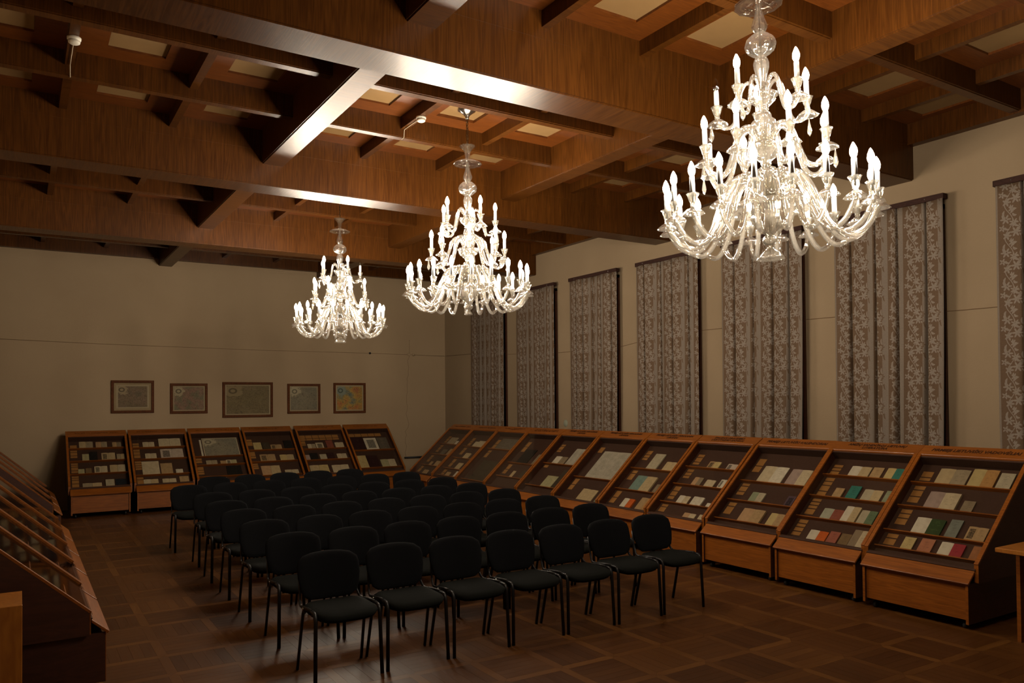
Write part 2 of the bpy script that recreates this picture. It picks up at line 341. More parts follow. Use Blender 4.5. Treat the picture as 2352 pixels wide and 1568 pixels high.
def ordn(i): return ['first', 'second', 'third', 'fourth', 'fifth', 'sixth', 'seventh', 'eighth', 'ninth', 'tenth', 'eleventh'][i]

# ------------------------------------------------------------------ room shell
XL, XR, YB, YF = -.72, 8.47, -2.6, 16.4
ZC = 5.06
for nm, b in (('wall_far', (XL-.2, XR+.2, YF, YF+.2, 0, 5.2)), ('wall_right', (XR, XR+.2, YB, YF, 0, 5.2)), ('wall_left', (XL-.2, XL, YB, YF, 0, 5.2)), ('wall_back', (XL-.2, XR+.2, YB-.2, YB, 0, 5.2))):
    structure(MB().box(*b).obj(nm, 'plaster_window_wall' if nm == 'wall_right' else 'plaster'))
# floor: parquet of square panels framed by mitred strips
floor = structure(MB().box(XL, XR, YB, YF, -.12, -.012).obj('floor', 'subfloor'))
def build_floor():
    P, hw, g = .4735, .036, .0005
    x0, y0 = 4.25, 3.19
    rg = random.Random(11); items = []
    i0, i1 = math.floor((XL-x0)/P), math.ceil((XR-x0)/P); j0, j1 = math.floor((YB-y0)/P), math.ceil((YF-y0)/P)
    def clip(poly):
        for ax, lim, sg in ((0, XL, 1), (0, XR, -1), (1, YB, 1), (1, YF, -1)):
            o = []
            for k in range(len(poly)):
                a, b = poly[k-1], poly[k]; ia, ib = (a[ax]-lim)*sg >= 0, (b[ax]-lim)*sg >= 0
                if ia != ib:
                    t = (lim-a[ax])/(b[ax]-a[ax]); o.append((a[0]+t*(b[0]-a[0]), a[1]+t*(b[1]-a[1])))
                if ib: o.append(b)
            poly = o
            if not poly: return poly
        return poly
    def add(poly, tone, d):
        poly = clip(poly)
        if len(poly) < 3: return
        cx = sum(p[0] for p in poly)/len(poly); cyy = sum(p[1] for p in poly)/len(poly)
        items.append((cx, cyy, poly, tone, d))
    for i in range(i0, i1):
        for j in range(j0, j1):
            X, Y = x0+i*P, y0+j*P
            add([(X+g, Y), (X+hw, Y-hw+g), (X+P-hw, Y-hw+g), (X+P-g, Y), (X+P-hw, Y+hw-g), (X+hw, Y+hw-g)], rg.uniform(.42, .95), 0)
            add([(X, Y+g), (X+hw-g, Y+hw), (X+hw-g, Y+P-hw), (X, Y+P-g), (X-hw+g, Y+P-hw), (X-hw+g, Y+hw)], rg.uniform(.42, .95), 1)
            d = (i+j) % 2; n = 5; a, b = hw, P-hw; st = (b-a)/n; pt = rg.uniform(.1, .6)
            for k in range(n):
                q0, q1 = a+k*st+g, a+(k+1)*st-g; t = min(1, max(0, pt+rg.uniform(-.13, .13)))
                if d: add([(X+q0, Y+a+g), (X+q1, Y+a+g), (X+q1, Y+b-g), (X+q0, Y+b-g)], t, 1)
                else: add([(X+a+g, Y+q0), (X+b-g, Y+q0), (X+b-g, Y+q1), (X+a+g, Y+q1)], t, 0)
    Mi = M.inverted()
    def score(it):
        c = Mi @ Vector((it[0], it[1], 0)); z = -c.z
        if z <= .5: return 0
        px = 1176+1802.4*c.x/z; py = 887.7-1802.4*c.y/z
        if not (-20 < px < 2372 and 900 < py < 1590): return 0
        if 1.6 < it[0] < 5.3 and it[1] > 5.4: return 0
        if it[0] > 6.62 or it[0] < .45 or it[1] > 15: return 0
        a = 0; pl = it[2]
        for k in range(len(pl)): a += pl[k-1][0]*pl[k][1]-pl[k][0]*pl[k-1][1]
        return abs(a)/2/z**3
    items.sort(key=score, reverse=True)
    def mk(group):
        mb = MB(); tn = []
        for cx, cyy, poly, t, d in group:
            n = len(poly); i = len(mb.v)
            mb.v += [(p[0], p[1], 0) for p in poly]+[(p[0], p[1], -.012) for p in poly]
            mb.f.append(tuple(range(i, i+n)) if poly_ccw(poly) else tuple(range(i+n-1, i-1, -1))); mb.sm.append(False)
            for k in range(n): mb.f.append((i+k, i+(k+1) % n, i+n+(k+1) % n, i+n+k)); mb.sm.append(False)
            tn += [(t, d)]*(2*n)
        me = mb.mesh('parquet_stave', 'parquet')
        at = me.color_attributes.new('tone', 'FLOAT_COLOR', 'POINT')
        at.data.foreach_set('color', [c for t, d in tn for c in (t, float(d), 0, 1)])
        return me
    def poly_ccw(p): return sum(p[k-1][0]*p[k][1]-p[k][0]*p[k-1][1] for k in range(len(p))) > 0
    for it in items[:300]: link('parquet_stave', mk([it]), floor)
    o = link('parquet_staves', mk(items[300:]), floor); o['kind'] = 'stuff'
build_floor()

# ceiling: deep beams across the room, cross beams, ribs and coffers
ceiling = structure(MB().box(XL-.2, XR+.2, YB-.2, YF+.2, ZC, ZC+.12).obj('ceiling', 'coffer_wood'))
YBM = [(1.16, 1.55), (4.99, 5.38), (8.82, 9.20), (12.55, 12.92)]
XBM = [(XL, -.58), (2.29, 2.53), (5.40, 5.637)]
for a, b in YBM:
    mb = MB(); mb.box(XL, XR, a, b, 4.352, ZC)
    mb.box(XL, XR, a-.004, b+.004, 4.733, ZC)
    mb.box(XL, XR, a+.014, b-.014, 4.342, 4.36)
    mb.obj('main_beam', 'beam_x', ceiling)
spansY = [(YB, 1.16), (1.55, 4.99), (5.38, 8.82), (9.20, 12.55), (12.92, YF)]
for y0, y1 in spansY:
    for x0, x1 in XBM:
        mb = MB(); mb.box(x0, x1, y0, y1, 4.59, ZC); mb.box(x0+.012, x1-.012, y0, y1, 4.58, 4.6); mb.obj('cross_beam', 'beam_y', ceiling)
spansX = [(-.58, 2.29), (2.53, 5.40), (5.637, XR)]
rec = .02
for bi, (y0, y1) in enumerate(spansY):
    Ly = y1-y0; ry = [y0+Ly*.3227, y0+Ly*.6599]; rw = .11
    for x0, x1 in spansX:
        Lx = x1-x0; rx = [x0+Lx*.317, x0+Lx*.6655]; sw = .07
        for y in ry:
            mb = MB(); mb.box(x0, x1, y, y+rw, 4.745, ZC); mb.box(x0, x1, y+.016, y+rw-.008, 4.737, 4.75); mb.obj('rib', 'beam_x', ceiling)
        cols = [(x0, rx[0]), (rx[0]+sw, rx[1]), (rx[1]+sw, x1)]; rows = [(y0, ry[0]), (ry[0]+rw, ry[1]), (ry[1]+rw, y1)]
        for x in rx:
            for ra, rb in rows: MB().box(x, x+sw, ra, rb, 4.822, ZC).obj('short_rib', 'beam_y', ceiling)
        for ci, (ca, cb) in enumerate(cols):
            for ri, (ra, rb) in enumerate(rows):
                cx, cyy = (ca+cb)/2, (ra+rb)/2; hx, hy = .228, .295
                mb = MB(); z = 4.952
                for q in ((ca, cx-hx, ra, rb), (cx+hx, cb, ra, rb), (cx-hx, cx+hx, ra, cyy-hy), (cx-hx, cx+hx, cyy+hy, rb)): mb.box(*q, z, ZC)
                mb.obj('coffer_board', 'coffer_wood', ceiling)
                mid = ci == 1 and ri == 1 and bi in (1, 2, 3) and x0 > 2 and x0 < 3
                pb = MB()
                if mid:      # sagging panel round the chandelier hook
                    n = 6
                    for a in range(n):
                        for b in range(n):
                            def zz(i, j): return z+rec+.012-.035*math.sin(math.pi*i/n)*math.sin(math.pi*j/n)
                            def pt(i, j): return (cx-hx+2*hx*i/n, cyy-hy+2*hy*j/n, zz(i, j))
                            pb.quad(pt(a, b), pt(a, b+1), pt(a+1, b+1), pt(a+1, b), smooth=True)
                else: pb.box(cx-hx+.001, cx+hx-.001, cyy-hy+.001, cyy+hy-.001, z+rec, z+rec+.015)
                pb.obj('coffer_panel', 'panel_cream', ceiling)
MB().box(8.36, XR, YB, YF, 4.72, ZC).obj('wall_plate', 'beam_y', ceiling)
MB().box(XL, XR, 16.29, YF, 4.70, ZC).obj('wall_plate', 'beam_x', ceiling)

# ------------------------------------------------------------------ windows and curtains
CUR = [(13.58, 14.94), (11.81, 13.11), (10.02, 11.32), (8.19, 9.52), (6.39, 7.72), (4.60, 5.92), (2.80, 4.07)]
def window(i, y0, y1):
    z0, z1 = .95, 4.0; fr = MB()
    for a, b, c, d in ((y0+.045, y0+.075, z0, z1), (y1-.06, y1-.01, z0, z1), (y0+.045, y1-.01, z0, z0+.06), (y0+.045, y1-.01, z1-.05, z1)): fr.box(8.435, XR+.01, a, b, c, d)
    ym = (y0+y1)/2; fr.box(8.44, XR+.01, ym-.03, ym+.03, z0, z1); fr.box(8.44, XR+.01, y0+.06, y1-.02, 2.9, 2.97)
    o = structure(fr.obj('window_%d' % (i+1), 'case_side'))
    for a, b in ((y0+.075, ym-.03), (ym+.03, y1-.06)):
        for c, d in ((z0+.06, 2.9), (2.97, z1-.05)): MB().box(8.456, 8.464, a, b, c, d).obj('pane', 'dark_glass', o)
def curtain(i, y0, y1):
    root = empty('curtain', (8.40, (y0+y1)/2, 4.10)); rg = random.Random(40+i)
    W = y1-y0; zt, zb = -.055, -3.25
    npl = 4 if i not in (0, 2) else 5; pl = [W*(k+.72+rg.uniform(-.14, .14))/(npl+.35) for k in range(npl)]; dep = [rg.uniform(.7, 1) for _ in pl]
    nv = 24; vs = []; uvs = []; fs = []
    UU = sorted(set([round(W*a/56, 4) for a in range(57)]+[round(min(W, max(0, p+k*.0042)), 4) for p in pl for k in range(-8, 9)])); nu = len(UU)-1
    def depth(u, t):
        d = .012*math.sin(u*9+i)
        for p, k in zip(pl, dep):
            wd = .0085+.011*t; q = u-p; d += (.085+.02*t)*k*math.exp(-(q/wd)**2)-.02*t*math.exp(-((abs(q)-.06)/.03)**2)
        e = min(u, W-u)
        return d+.004
    arc = 0; prev = None; us = []
    for a in range(nu+1):
        u = UU[a]; dx = depth(u, .5)
        if prev is not None: arc += math.hypot(u-prev[0], dx-prev[1])
        prev = (u, dx); us.append(arc)
    for b in range(nv+1):
        t = b/nv; z = zt+(zb-zt)*t
        for a in range(nu+1):
            u = UU[a]; wig = .018*math.sin(t*4+i)*t
            vs.append((-.048+min(.074, depth(u, t)), W/2-u*(1-(.034 if i in (2, 4, 5) else .010)*t*t)+wig*.3, z)); uvs.append((us[a], -z+i*.11))
    for b in range(nv):
        for a in range(nu):
            k = b*(nu+1)+a; fs.append((k, k+1, k+nu+2, k+nu+1))
    me = bpy.data.meshes.new('cloth'); me.from_pydata(vs, [], fs); me.materials.append(MAT['curtain_floral'])
    uvl = me.uv_layers.new(name='UVMap')
    for lp in me.loops: uvl.data[lp.index].uv = uvs[lp.vertex_index]
    me.polygons.foreach_set('use_smooth', [True]*len(fs))
    c = link('cloth', me, root); sm = c.modifiers.new('thick', 'SOLIDIFY'); sm.thickness = .003
    bt = bevel(MB().box(-.055, .02, -W/2-.005, W/2+.025, -.06, 0).obj('batten', 'batten', root), .004)
    for q in (-.35, .38): MB().lathe([(0, -.004), (.008, 0), (.006, .006), (0, .008)], 8, off=(0, 0, 0)).obj('screw', 'bolt', bt).matrix_local = Matrix.Translation((-.056, q*W, -.03)) @ Matrix.Rotation(R(-90), 4, 'Y')
    tag(root, 'floral striped curtain on a dark batten, over the %s window from the room corner' % ordn(i), 'curtain', 'window curtains')
for i, (a, b) in enumerate(CUR): window(i, a, b); curtain(i, a, b)

# ------------------------------------------------------------------ things on the walls
def picture(x0, x1, z0, z1, mp, label, mat_m=0):
    y = YF-.03; root = empty('framed_map', ((x0+x1)/2, YF, z0)); hw = (x1-x0)/2; h = z1-z0; fw = .048
    for nm, b in (('frame_rail', (-hw, hw, -.03, 0, 0, fw)), ('frame_rail', (-hw, hw, -.03, 0, h-fw, h)), ('frame_stile', (-hw, -hw+fw, -.03, 0, fw, h-fw)), ('frame_stile', (hw-fw, hw, -.03, 0, fw, h-fw))):
        bevel(MB().box(*b).obj(nm, 'frame_wood', root), .003)
    MB().box(-hw+fw, hw-fw, -.010, -.004, fw, h-fw).obj('mount', 'mount_board', root)
    m = .012+mat_m; vs = [(-hw+fw+m, -.012, fw+m), (hw-fw-m, -.012, fw+m), (hw-fw-m, -.012, h-fw-m), (-hw+fw+m, -.012, h-fw-m)]
    mb = MB(); mb.quad(*vs); me = mb.mesh('map_print', mp); ul = me.uv_layers.new(name='UVMap')
    for lp, c in zip(me.loops, ((0, 0), (1, 0), (1, 1), (0, 1))): ul.data[lp.index].uv = c
    link('map_print', me, root)
    MB().box(-hw+fw, hw-fw, -.019, -.017, fw, h-fw).obj('pane', 'case_glass', root)
    tag(root, label, 'picture', 'framed maps on the end wall')
picture(1.465, 2.203, 1.75, 2.366, 'map_brown', 'brown-toned old map in a wooden frame with a wide pale margin', .03)
picture(2.49, 3.177, 1.725, 2.314, 'map_pinkish', 'old map with white coastline and pink region in a wooden frame')
picture(3.46, 4.46, 1.63, 2.344, 'map_ochre', 'largest framed map, ochre-toned with a faint title wreath')
picture(4.76, 5.466, 1.69, 2.315, 'map_pale', 'pale grey framed map with white sea at its upper edge')
picture(5.757, 6.489, 1.68, 2.338, 'map_bright', 'colourful framed map with yellow and orange lands')
def cable(name, pts, r, mat, label):
    tag(MB().tube(pts, r, 6).obj(name, mat), label, 'cable')
cable('wall_cable', [(XL+.01, 16.394, 3.09), (1.357, 16.394, 3.04), (4.2, 16.394, 3.003), (6.6, 16.394, 3.0), (7.55, 16.394, 2.99), (8.45, 16.394, 2.975)], .0042, 'cable', 'thin brown cable sagging across the end wall above the maps')
cable('wall_cable', [(8.463, 16.3, 2.975), (8.463, 15.07, 2.96), (8.463, 13.6, 2.87), (8.463, 11.9, 2.80), (8.463, 10.05, 2.80), (8.463, 9.5, 2.86), (8.463, 8.19, 2.925), (8.463, 6.4, 2.917), (8.463, 5.95, 2.909), (8.463, 4.58, 2.84), (8.463, 4.1, 2.835), (8.463, 2.7, 2.83)], .0042, 'cable', 'thin brown cable running behind the curtains along the window wall')
for x, lb in ((7.54, 'square junction box on the end-wall cable'), (7.66, 'round knob beside the junction box on the end wall')):
    tag(bevel(MB().box(x-.035, x+.035, 16.375, 16.4, 2.965, 3.02).obj('junction_box', 'plaster'), .008, 2) if x < 7.6 else MB().lathe([(0, -.03), (.03, -.025), (.034, 0)], 14).obj('round_socket', 'plaster'), lb, 'wall fitting')
bpy.data.objects['round_socket'].matrix_world = Matrix.Translation((7.66, 16.4, 2.99)) @ Matrix.Rotation(R(-90), 4, 'X')
kn = MB().lathe([(0, -.035), (.02, -.03), (.025, 0)], 12).obj('cable_clip', 'pipe_black'); kn.matrix_world = Matrix.Translation((6.6, 16.4, 3.0)) @ Matrix.Rotation(R(-90), 4, 'X'); tag(kn, 'small dark clip holding the cable on the end wall', 'wall fitting')
vt = MB().lathe([(0, -.012), (.05, -.012), (.062, -.004), (.066, 0)], 20).obj('vent_cover', 'vent_grey'); vt.matrix_world = Matrix.Translation((XR, 11.63, 1.50)) @ Matrix.Rotation(R(90), 4, 'Y'); tag(vt, 'round grey-green cover on the wall between two curtains', 'vent cover')
tag(MB().tube([(7.41, 16.37, .652), (8.2, 16.37, .652)], .02, 10).obj('heating_pipe', 'pipe_black'), 'black pipe stub low on the end wall by the corner', 'pipe')
ck = MB(); rg = random.Random(5); pts = []
for k in range(34): t = k/33; pts.append((7.55-.11*t+rg.uniform(-.022, .022)+(.06 if .68 < t < .78 else 0), 16.3985, 3.33-2.65*t))
ck.tube(pts, .0035, 4); ck.obj('wall_crack', 'crack', bpy.data.objects['wall_far'])
def detector(loc, pts, label):
    root = empty('smoke_detector', loc)
    MB().lathe([(0, -.05), (.03, -.05), (.042, -.042), (.045, -.028), (.03, -.022), (.05, -.018), (.052, 0), (0, 0)], 18).obj('body', 'plastic_white', root)
    if pts: MB().tube([tuple(Vector(p)-Vector(loc)) for p in pts], .0032, 6).obj('lead', 'white_cable', root)
    tag(root, label, 'smoke detector', 'ceiling smoke detectors')
detector((.368, 7.05, 4.822), [(.368, 7.05, 4.815), (.368, 7.62, 4.815), (.370, 7.645, 4.74), (.372, 7.68, 4.732)], 'white smoke detector on a rib in the dark coffers over the left-hand cases')
detector((3.475, 7.22, 4.822), [(3.475, 7.22, 4.815), (3.475, 7.63, 4.815), (3.475, 7.645, 4.735), (3.475, 7.70, 4.73)], 'white smoke detector on a short rib beside the middle chandelier hook')
detector((3.475, 10.1, 4.822), None, 'white smoke detector half hidden by the beam before the farthest chandelier')

# ------------------------------------------------------------------ display cases
SL = Vector((.9, .817)).length; sd, sz = .9/SL, .817/SL; nd, nz_ = -sz, sd      # slope and its outward normal in (depth, height)
def slope_pt(u, v, off):            # local case coordinates: x across, y depth, z up
    return Vector((u, .10+sd*v+nd*off, .535+sz*v+nz_*off))
def slope_box(mb, u0, u1, v0, v1, o0, o1):
    mb.prism([(u0, v0), (u1, v0), (u1, v1), (u0, v1)], lambda u, v: slope_pt(u, v, o0), lambda u, v: slope_pt(u, v, o1)); return mb
def text_mesh(txt, w, h, mat):
    cu = bpy.data.curves.new('lettering', 'FONT'); cu.body = txt; cu.align_x = 'CENTER'; cu.align_y = 'CENTER'; cu.size = h; cu.extrude = .0008; cu.shear = .18; cu.space_line = 1.0; cu.resolution_u = 2; cu.offset = .0012
    o = bpy.data.objects.new('t', cu); C.objects.link(o); dg = bpy.context.evaluated_depsgraph_get()
    me = bpy.data.meshes.new_from_object(o.evaluated_get(dg)); bpy.data.objects.remove(o); me.materials.clear(); me.materials.append(MAT[mat])
    xs = [v.co.x for v in me.vertices]; k = min(1, w/(max(xs)-min(xs)))
    for v in me.vertices: v.co.x *= k
    return me
def scribble(w, h, lines, seed):     # lettering too small to read in the photograph
    mb = MB(); rg = random.Random(seed)
    for li, frac in enumerate(lines):
        x = -w*frac/2; y = h*(len(lines)/2-li-.5)*1.25
        while x < w*frac/2:
            q = rg.uniform(.006, .016)
            if rg.random() < .85:
                mb.box(x, x+.004, y-h*.42, y+h*.42, 0, .0008)
                if rg.random() < .7: yy = y+rg.choice((-.4, 0, .38))*h; mb.box(x, x+q, yy-.003, yy+.003, 0, .0008)
                if rg.random() < .5: mb.box(x+q, x+q+.004, y-h*.42, y+h*rg.uniform(0, .42), 0, .0008)
            x += q+.009
    return mb.mesh('lettering', 'ink')
def make_case(name, loc, rz, W, head, rows, cards, label, group, seed, closed=False):
    root = empty(name, loc, rz); rg = random.Random(seed); bi = .036; t = .022
    # base
    for x in (bi, W-bi-t):
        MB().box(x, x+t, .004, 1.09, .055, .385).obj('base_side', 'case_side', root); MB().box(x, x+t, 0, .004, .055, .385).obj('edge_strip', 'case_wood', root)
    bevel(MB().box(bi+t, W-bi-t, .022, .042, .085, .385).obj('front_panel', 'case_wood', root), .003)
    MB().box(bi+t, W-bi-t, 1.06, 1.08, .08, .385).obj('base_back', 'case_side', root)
    for x in (bi+.07, W-bi-.07):
        for y in (.09, 1.0):
            mb = MB(); mb.lathe([(0, -.012), (.03, -.012), (.03, .012), (0, .012)], 12); o = mb.obj('caster', 'caster', root)
            o.matrix_local = Matrix.Translation((x, y, .03)) @ Matrix.Rotation(R(90), 4, 'Y')
            MB().box(x-.018, x+.018, y-.018, y+.018, .04, .09).obj('caster_fork', 'caster', o).matrix_local = o.matrix_local.inverted()
    # lip board
    lp = MB(); lp.prism([(-.022, .392), (.088, .486), (.088, .462), (-.010, .376)], lambda y, z: (bi-.012, y, z), lambda y, z: (W-bi+.012, y, z)); bevel(lp.obj('lip', 'case_wood_u', root), .004, 2)
    # upper body sides
    tp = slope_pt(0, SL, 0); hz = tp.z
    side = [(.10, .385), (.10, .535), (tp.y, hz), (1.12, hz+.02), (1.12, .385)]
    for x in (0, W-t):
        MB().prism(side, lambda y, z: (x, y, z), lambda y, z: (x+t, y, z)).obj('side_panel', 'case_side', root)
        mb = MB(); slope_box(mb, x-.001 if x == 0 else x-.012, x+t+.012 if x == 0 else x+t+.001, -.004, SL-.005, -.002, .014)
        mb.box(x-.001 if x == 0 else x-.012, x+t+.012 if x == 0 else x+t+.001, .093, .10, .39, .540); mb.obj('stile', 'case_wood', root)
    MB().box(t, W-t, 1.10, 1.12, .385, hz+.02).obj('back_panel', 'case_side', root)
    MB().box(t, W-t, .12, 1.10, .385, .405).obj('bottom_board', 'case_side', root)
    mb = MB(); slope_box(mb, t, W-t, -.06, SL+.04, -.125, -.105); mb.obj('display_board', 'case_board', root)
    mb = MB(); slope_box(mb, t, W-t, -.045, -.012, -.105, -.02); mb.obj('front_rail', 'case_board', root)
    mb = MB(); slope_box(mb, t, W-t, SL-.035, SL-.015, -.105, -.002); mb.obj('top_rail', 'case_board', root)
    mb = MB(); slope_box(mb, t+.012, W-t-.012, -.03, SL-.02, -.006, -.002); mb.obj('glass_pane', 'case_glass', root)
    # title board
    hd = MB(); hd.prism([(tp.y-.015, hz+.005), (1.125, hz+.088), (1.125, hz+.066), (tp.y-.008, hz-.016)], lambda y, z: (-.004, y, z), lambda y, z: (W+.004, y, z)); hb = bevel(hd.obj('title_board', 'case_wood_u', root), .003)
    MB().prism([(tp.y+.02, hz-.02), (1.12, hz+.066), (1.12, hz-.02)], lambda y, z: (0, y, z), lambda y, z: (W, y, z)).obj('title_wedge', 'case_wood', root)
    ang = math.atan2(.083, 1.14-tp.y)
    if head is not None:
        two = len(head) if isinstance(head, tuple) else head.count('\n')+1
        me = scribble(W*.7, .026, head, seed) if isinstance(head, tuple) else text_mesh(head, W*.80, .060 if two == 1 else .050, 'ink')
        o = link('lettering', me, hb); o['kind'] = 'stuff'; o.matrix_local = Matrix.Translation((W/2, (tp.y+1.11)/2, hz+.0485)) @ Matrix.Rotation(ang, 4, 'X')
    # ledges and caption cards
    for k, v in enumerate(rows):
        mb = MB(); slope_box(mb, t, W-t, v-.016, v-.004, -.105, -.062); mb.obj('ledge', 'case_wood_u', root)
        nc = cards[k] if k < len(cards) else 0
        hi = (rows[k+1] if k+1 < len(rows) else SL-.10)-.03; vv = hi; a = .065
        for c in range(nc):
            hgt = rg.choice((.035, .045, .07)) if nc > 2 else rg.choice((.05, .09, .11))
            if vv-hgt < v+.005: break
            mb = MB(); slope_box(mb, a, a+.105, vv-hgt, vv, -.105, -.102); mb.obj('caption_card', 'card', root); vv -= hgt+.014
    tag(root, label, 'display case', group)
    return root
BOOKS = """
R10 0.224 0.922 0.285 0.219 o sand greige
R10 0.531 0.921 0.229 0.237 o straw orangetan
R10 0.784 0.917 0.122 0.206 c greycream
R10 0.253 0.615 0.288 0.216 o mauve cream
R10 0.588 0.609 0.102 0.148 c taupe
R10 0.26 0.304 0.266 0.204 o white darkgreen
R10 0.567 0.299 0.104 0.226 c slate
R10 0.745 0.298 0.168 0.166 p tan tan
R10 0.246 0.107 0.105 0.158 c straw
R10 0.402 0.104 0.121 0.168 c pink
R10 0.584 0.098 0.209 0.16 o white crimson
R10 0.853 0.095 0.072 0.167 c rust
R9 0.288 0.911 0.231 0.164 o white sand
R9 0.536 0.925 0.116 0.169 c tan
R9 0.702 0.922 0.181 0.162 o straw teal
R9 0.266 0.606 0.1 0.142 c tan
R9 0.42 0.605 0.119 0.191 c teal
R9 0.583 0.608 0.204 0.169 o greycream sand
R9 0.822 0.615 0.066 0.174 c sage
R9 0.27 0.308 0.234 0.159 o paleblue redbrown
R9 0.512 0.311 0.163 0.213 o white sand
R9 0.693 0.308 0.171 0.185 o greycream green
R9 0.266 0.005 0.213 0.151 o white orange
R9 0.5 0.005 0.11 0.163 c rose
R9 0.62 0.004 0.108 0.165 c brown
R9 0.74 0.006 0.17 0.224 o taupe cream
R8 0.224 0.708 0.34 0.272 o cream white
R8 0.631 0.702 0.271 0.249 o mauve cream
R8 0.296 0.403 0.189 0.16 o sage greycream
R8 0.786 0.391 0.102 0.168 q purple
R8 0.334 0.106 0.305 0.202 o peach tan
R8 0.726 0.1 0.191 0.185 o straw tan
R7 0.347 0.844 0.193 0.131 p tan straw
R7 0.66 0.845 0.174 0.117 p pinkwhite pinkwhite
R7 0.287 0.539 0.149 0.156 o peach taupe
R7 0.504 0.53 0.15 0.134 o cream cream
R7 0.735 0.539 0.124 0.152 p white white
R7 0.256 0.229 0.187 0.144 o white cream
R7 0.496 0.225 0.178 0.151 o white white
R7 0.761 0.222 0.074 0.081 c white
R7 0.52 0.027 0.196 0.091 o peach cream
R7 0.781 0.021 0.119 0.09 c cream
R6 0.292 0.726 0.196 0.304 c greycream
R6 0.608 0.727 0.209 0.172 o sand sand
R6 0.267 0.326 0.39 0.276 o bluegreen sand
R6 0.72 0.333 0.127 0.17 c taupe
R6 0.343 0.018 0.214 0.168 o white orange
R6 0.649 0.021 0.241 0.22 o tan orangetan
R5 0.252 0.446 0.659 0.554 o newsprint newsprint
R5 0.427 0.013 0.347 0.235 o sand sand
R5 0.84 0.023 0.158 0.205 c sage
R4 0.189 0.639 0.322 0.179 o white taupe
R4 0.564 0.645 0.289 0.363 o newsprint newsprint
R4 0.384 0.153 0.283 0.247 c palegreen
R4 0.667 0.161 0.23 0.398 c umber
R3 0.216 0.569 0.328 0.343 c black
R3 0.688 0.564 0.155 0.251 c taupe
R3 0.363 0.246 0.085 0.159 c sand
R3 0.622 0.248 0.185 0.191 c umber
R2 0.2 0.838 0.56 0.29 c ash
R2 0.2 0.061 0.56 0.5 c umber
R1 0.281 0.838 0.12 0.159 c cream
R1 0.422 0.839 0.244 0.182 c cream
R1 0.337 0.53 0.185 0.149 c sand
R1 0.374 0.25 0.184 0.175 c sand
R1 0.273 0.048 0.137 0.106 c tan
R1 0.576 0.074 0.157 0.156 c white
R0 0.233 0.858 0.286 0.203 c greige
R0 0.545 0.853 0.098 0.119 c white
R0 0.34 0.559 0.165 0.163 c ash
R0 0.625 0.557 0.071 0.188 c tan
R0 0.29 0.254 0.099 0.117 c tan
R0 0.498 0.249 0.172 0.152 c tan
R0 0.356 0.01 0.177 0.123 c tan
F0 0.207 0.978 0.219 0.186 o sand greige
F0 0.47 0.976 0.182 0.157 o peach greige
F0 0.739 0.987 0.144 0.15 o tan taupe
F0 0.245 0.653 0.106 0.189 c palegreen
F0 0.359 0.669 0.125 0.232 c black
F0 0.548 0.67 0.218 0.195 p sand sand
F0 0.791 0.674 0.127 0.148 o greige sand
F0 0.17 0.353 0.093 0.132 c palegreen
F0 0.282 0.36 0.093 0.144 c brown
F0 0.418 0.357 0.203 0.174 p cream cream
F0 0.663 0.358 0.245 0.197 o sand cream
F0 0.222 0.032 0.293 0.112 o greige sand
F0 0.574 0.033 0.137 0.173 c greycream
F0 0.727 0.038 0.178 0.18 c navy
F1 0.234 0.958 0.198 0.158 o cream cream
F1 0.507 0.939 0.382 0.267 o cream cream
F1 0.251 0.652 0.188 0.154 o cream cream
F1 0.516 0.646 0.39 0.255 p pinkwhite pinkwhite
F1 0.172 0.252 0.285 0.348 c cream
F1 0.481 0.257 0.197 0.288 c tan
F1 0.727 0.251 0.119 0.12 o white white
F1 0.168 0.026 0.239 0.133 o cream sand
F1 0.478 0.02 0.228 0.131 o cream cream
F1 0.763 0.028 0.158 0.16 c tan
F2 0.244 0.654 0.649 0.506 m greycream greycream
F2 0.188 0.65 0.033 0.466 c white
F2 0.235 0.429 0.2 0.122 o greige greige
F2 0.492 0.431 0.104 0.102 c tan
F2 0.6 0.427 0.191 0.121 p cream palegreen
F2 0.575 0.128 0.272 0.262 c black
F2 0.203 -0.012 0.339 0.197 o cream white
F3 0.178 0.761 0.155 0.224 c straw
F3 0.349 0.778 0.142 0.212 c umber
F3 0.509 0.761 0.216 0.146 p tan tan
F3 0.779 0.768 0.174 0.246 c black
F3 0.245 0.451 0.295 0.203 p tan tan
F3 0.632 0.444 0.273 0.18 o straw sand
F3 0.212 0.077 0.357 0.268 o peach sand
F3 0.65 0.077 0.262 0.132 o cream cream
F4 0.194 0.75 0.162 0.152 o cream greige
F4 0.372 0.743 0.157 0.187 q cream
F4 0.593 0.735 0.143 0.236 c redbrown
F4 0.777 0.733 0.179 0.164 o cream cream
F4 0.038 0.428 0.126 0.164 c mauve
F4 0.17 0.435 0.17 0.212 c black
F4 0.373 0.421 0.139 0.158 c greycream
F4 0.524 0.424 0.153 0.193 c maroon
F4 0.739 0.416 0.201 0.159 o cream cream
F4 0.09 0.057 0.38 0.246 o sand straw
F4 0.546 0.021 0.345 0.224 o cream cream
F5 0.049 0.649 0.308 0.399 c maroon
F5 0.38 0.643 0.28 0.373 q white
F5 0.677 0.629 0.231 0.372 c ash
F5 0.02 0.128 0.235 0.371 c straw
F5 0.285 0.124 0.243 0.361 c maroon
F5 0.569 0.124 0.323 0.232 o palegreen cream
"""
books = {}
for ln in BOOKS.strip().split('\n'):
    q = ln.split(); books.setdefault(q[0], []).append((*map(float, q[1:5]), q[5], q[6:]))
WORD = dict(greige='grey-beige', greycream='grey-cream', orangetan='orange-tan', darkgreen='dark green', paleblue='pale blue', redbrown='red-brown', pinkwhite='pinkish white', newsprint='grey newsprint', bluegreen='blue-green', palegreen='pale green', taupe='grey-brown', umber='dark brown', ash='ash grey', navy='dark blue')
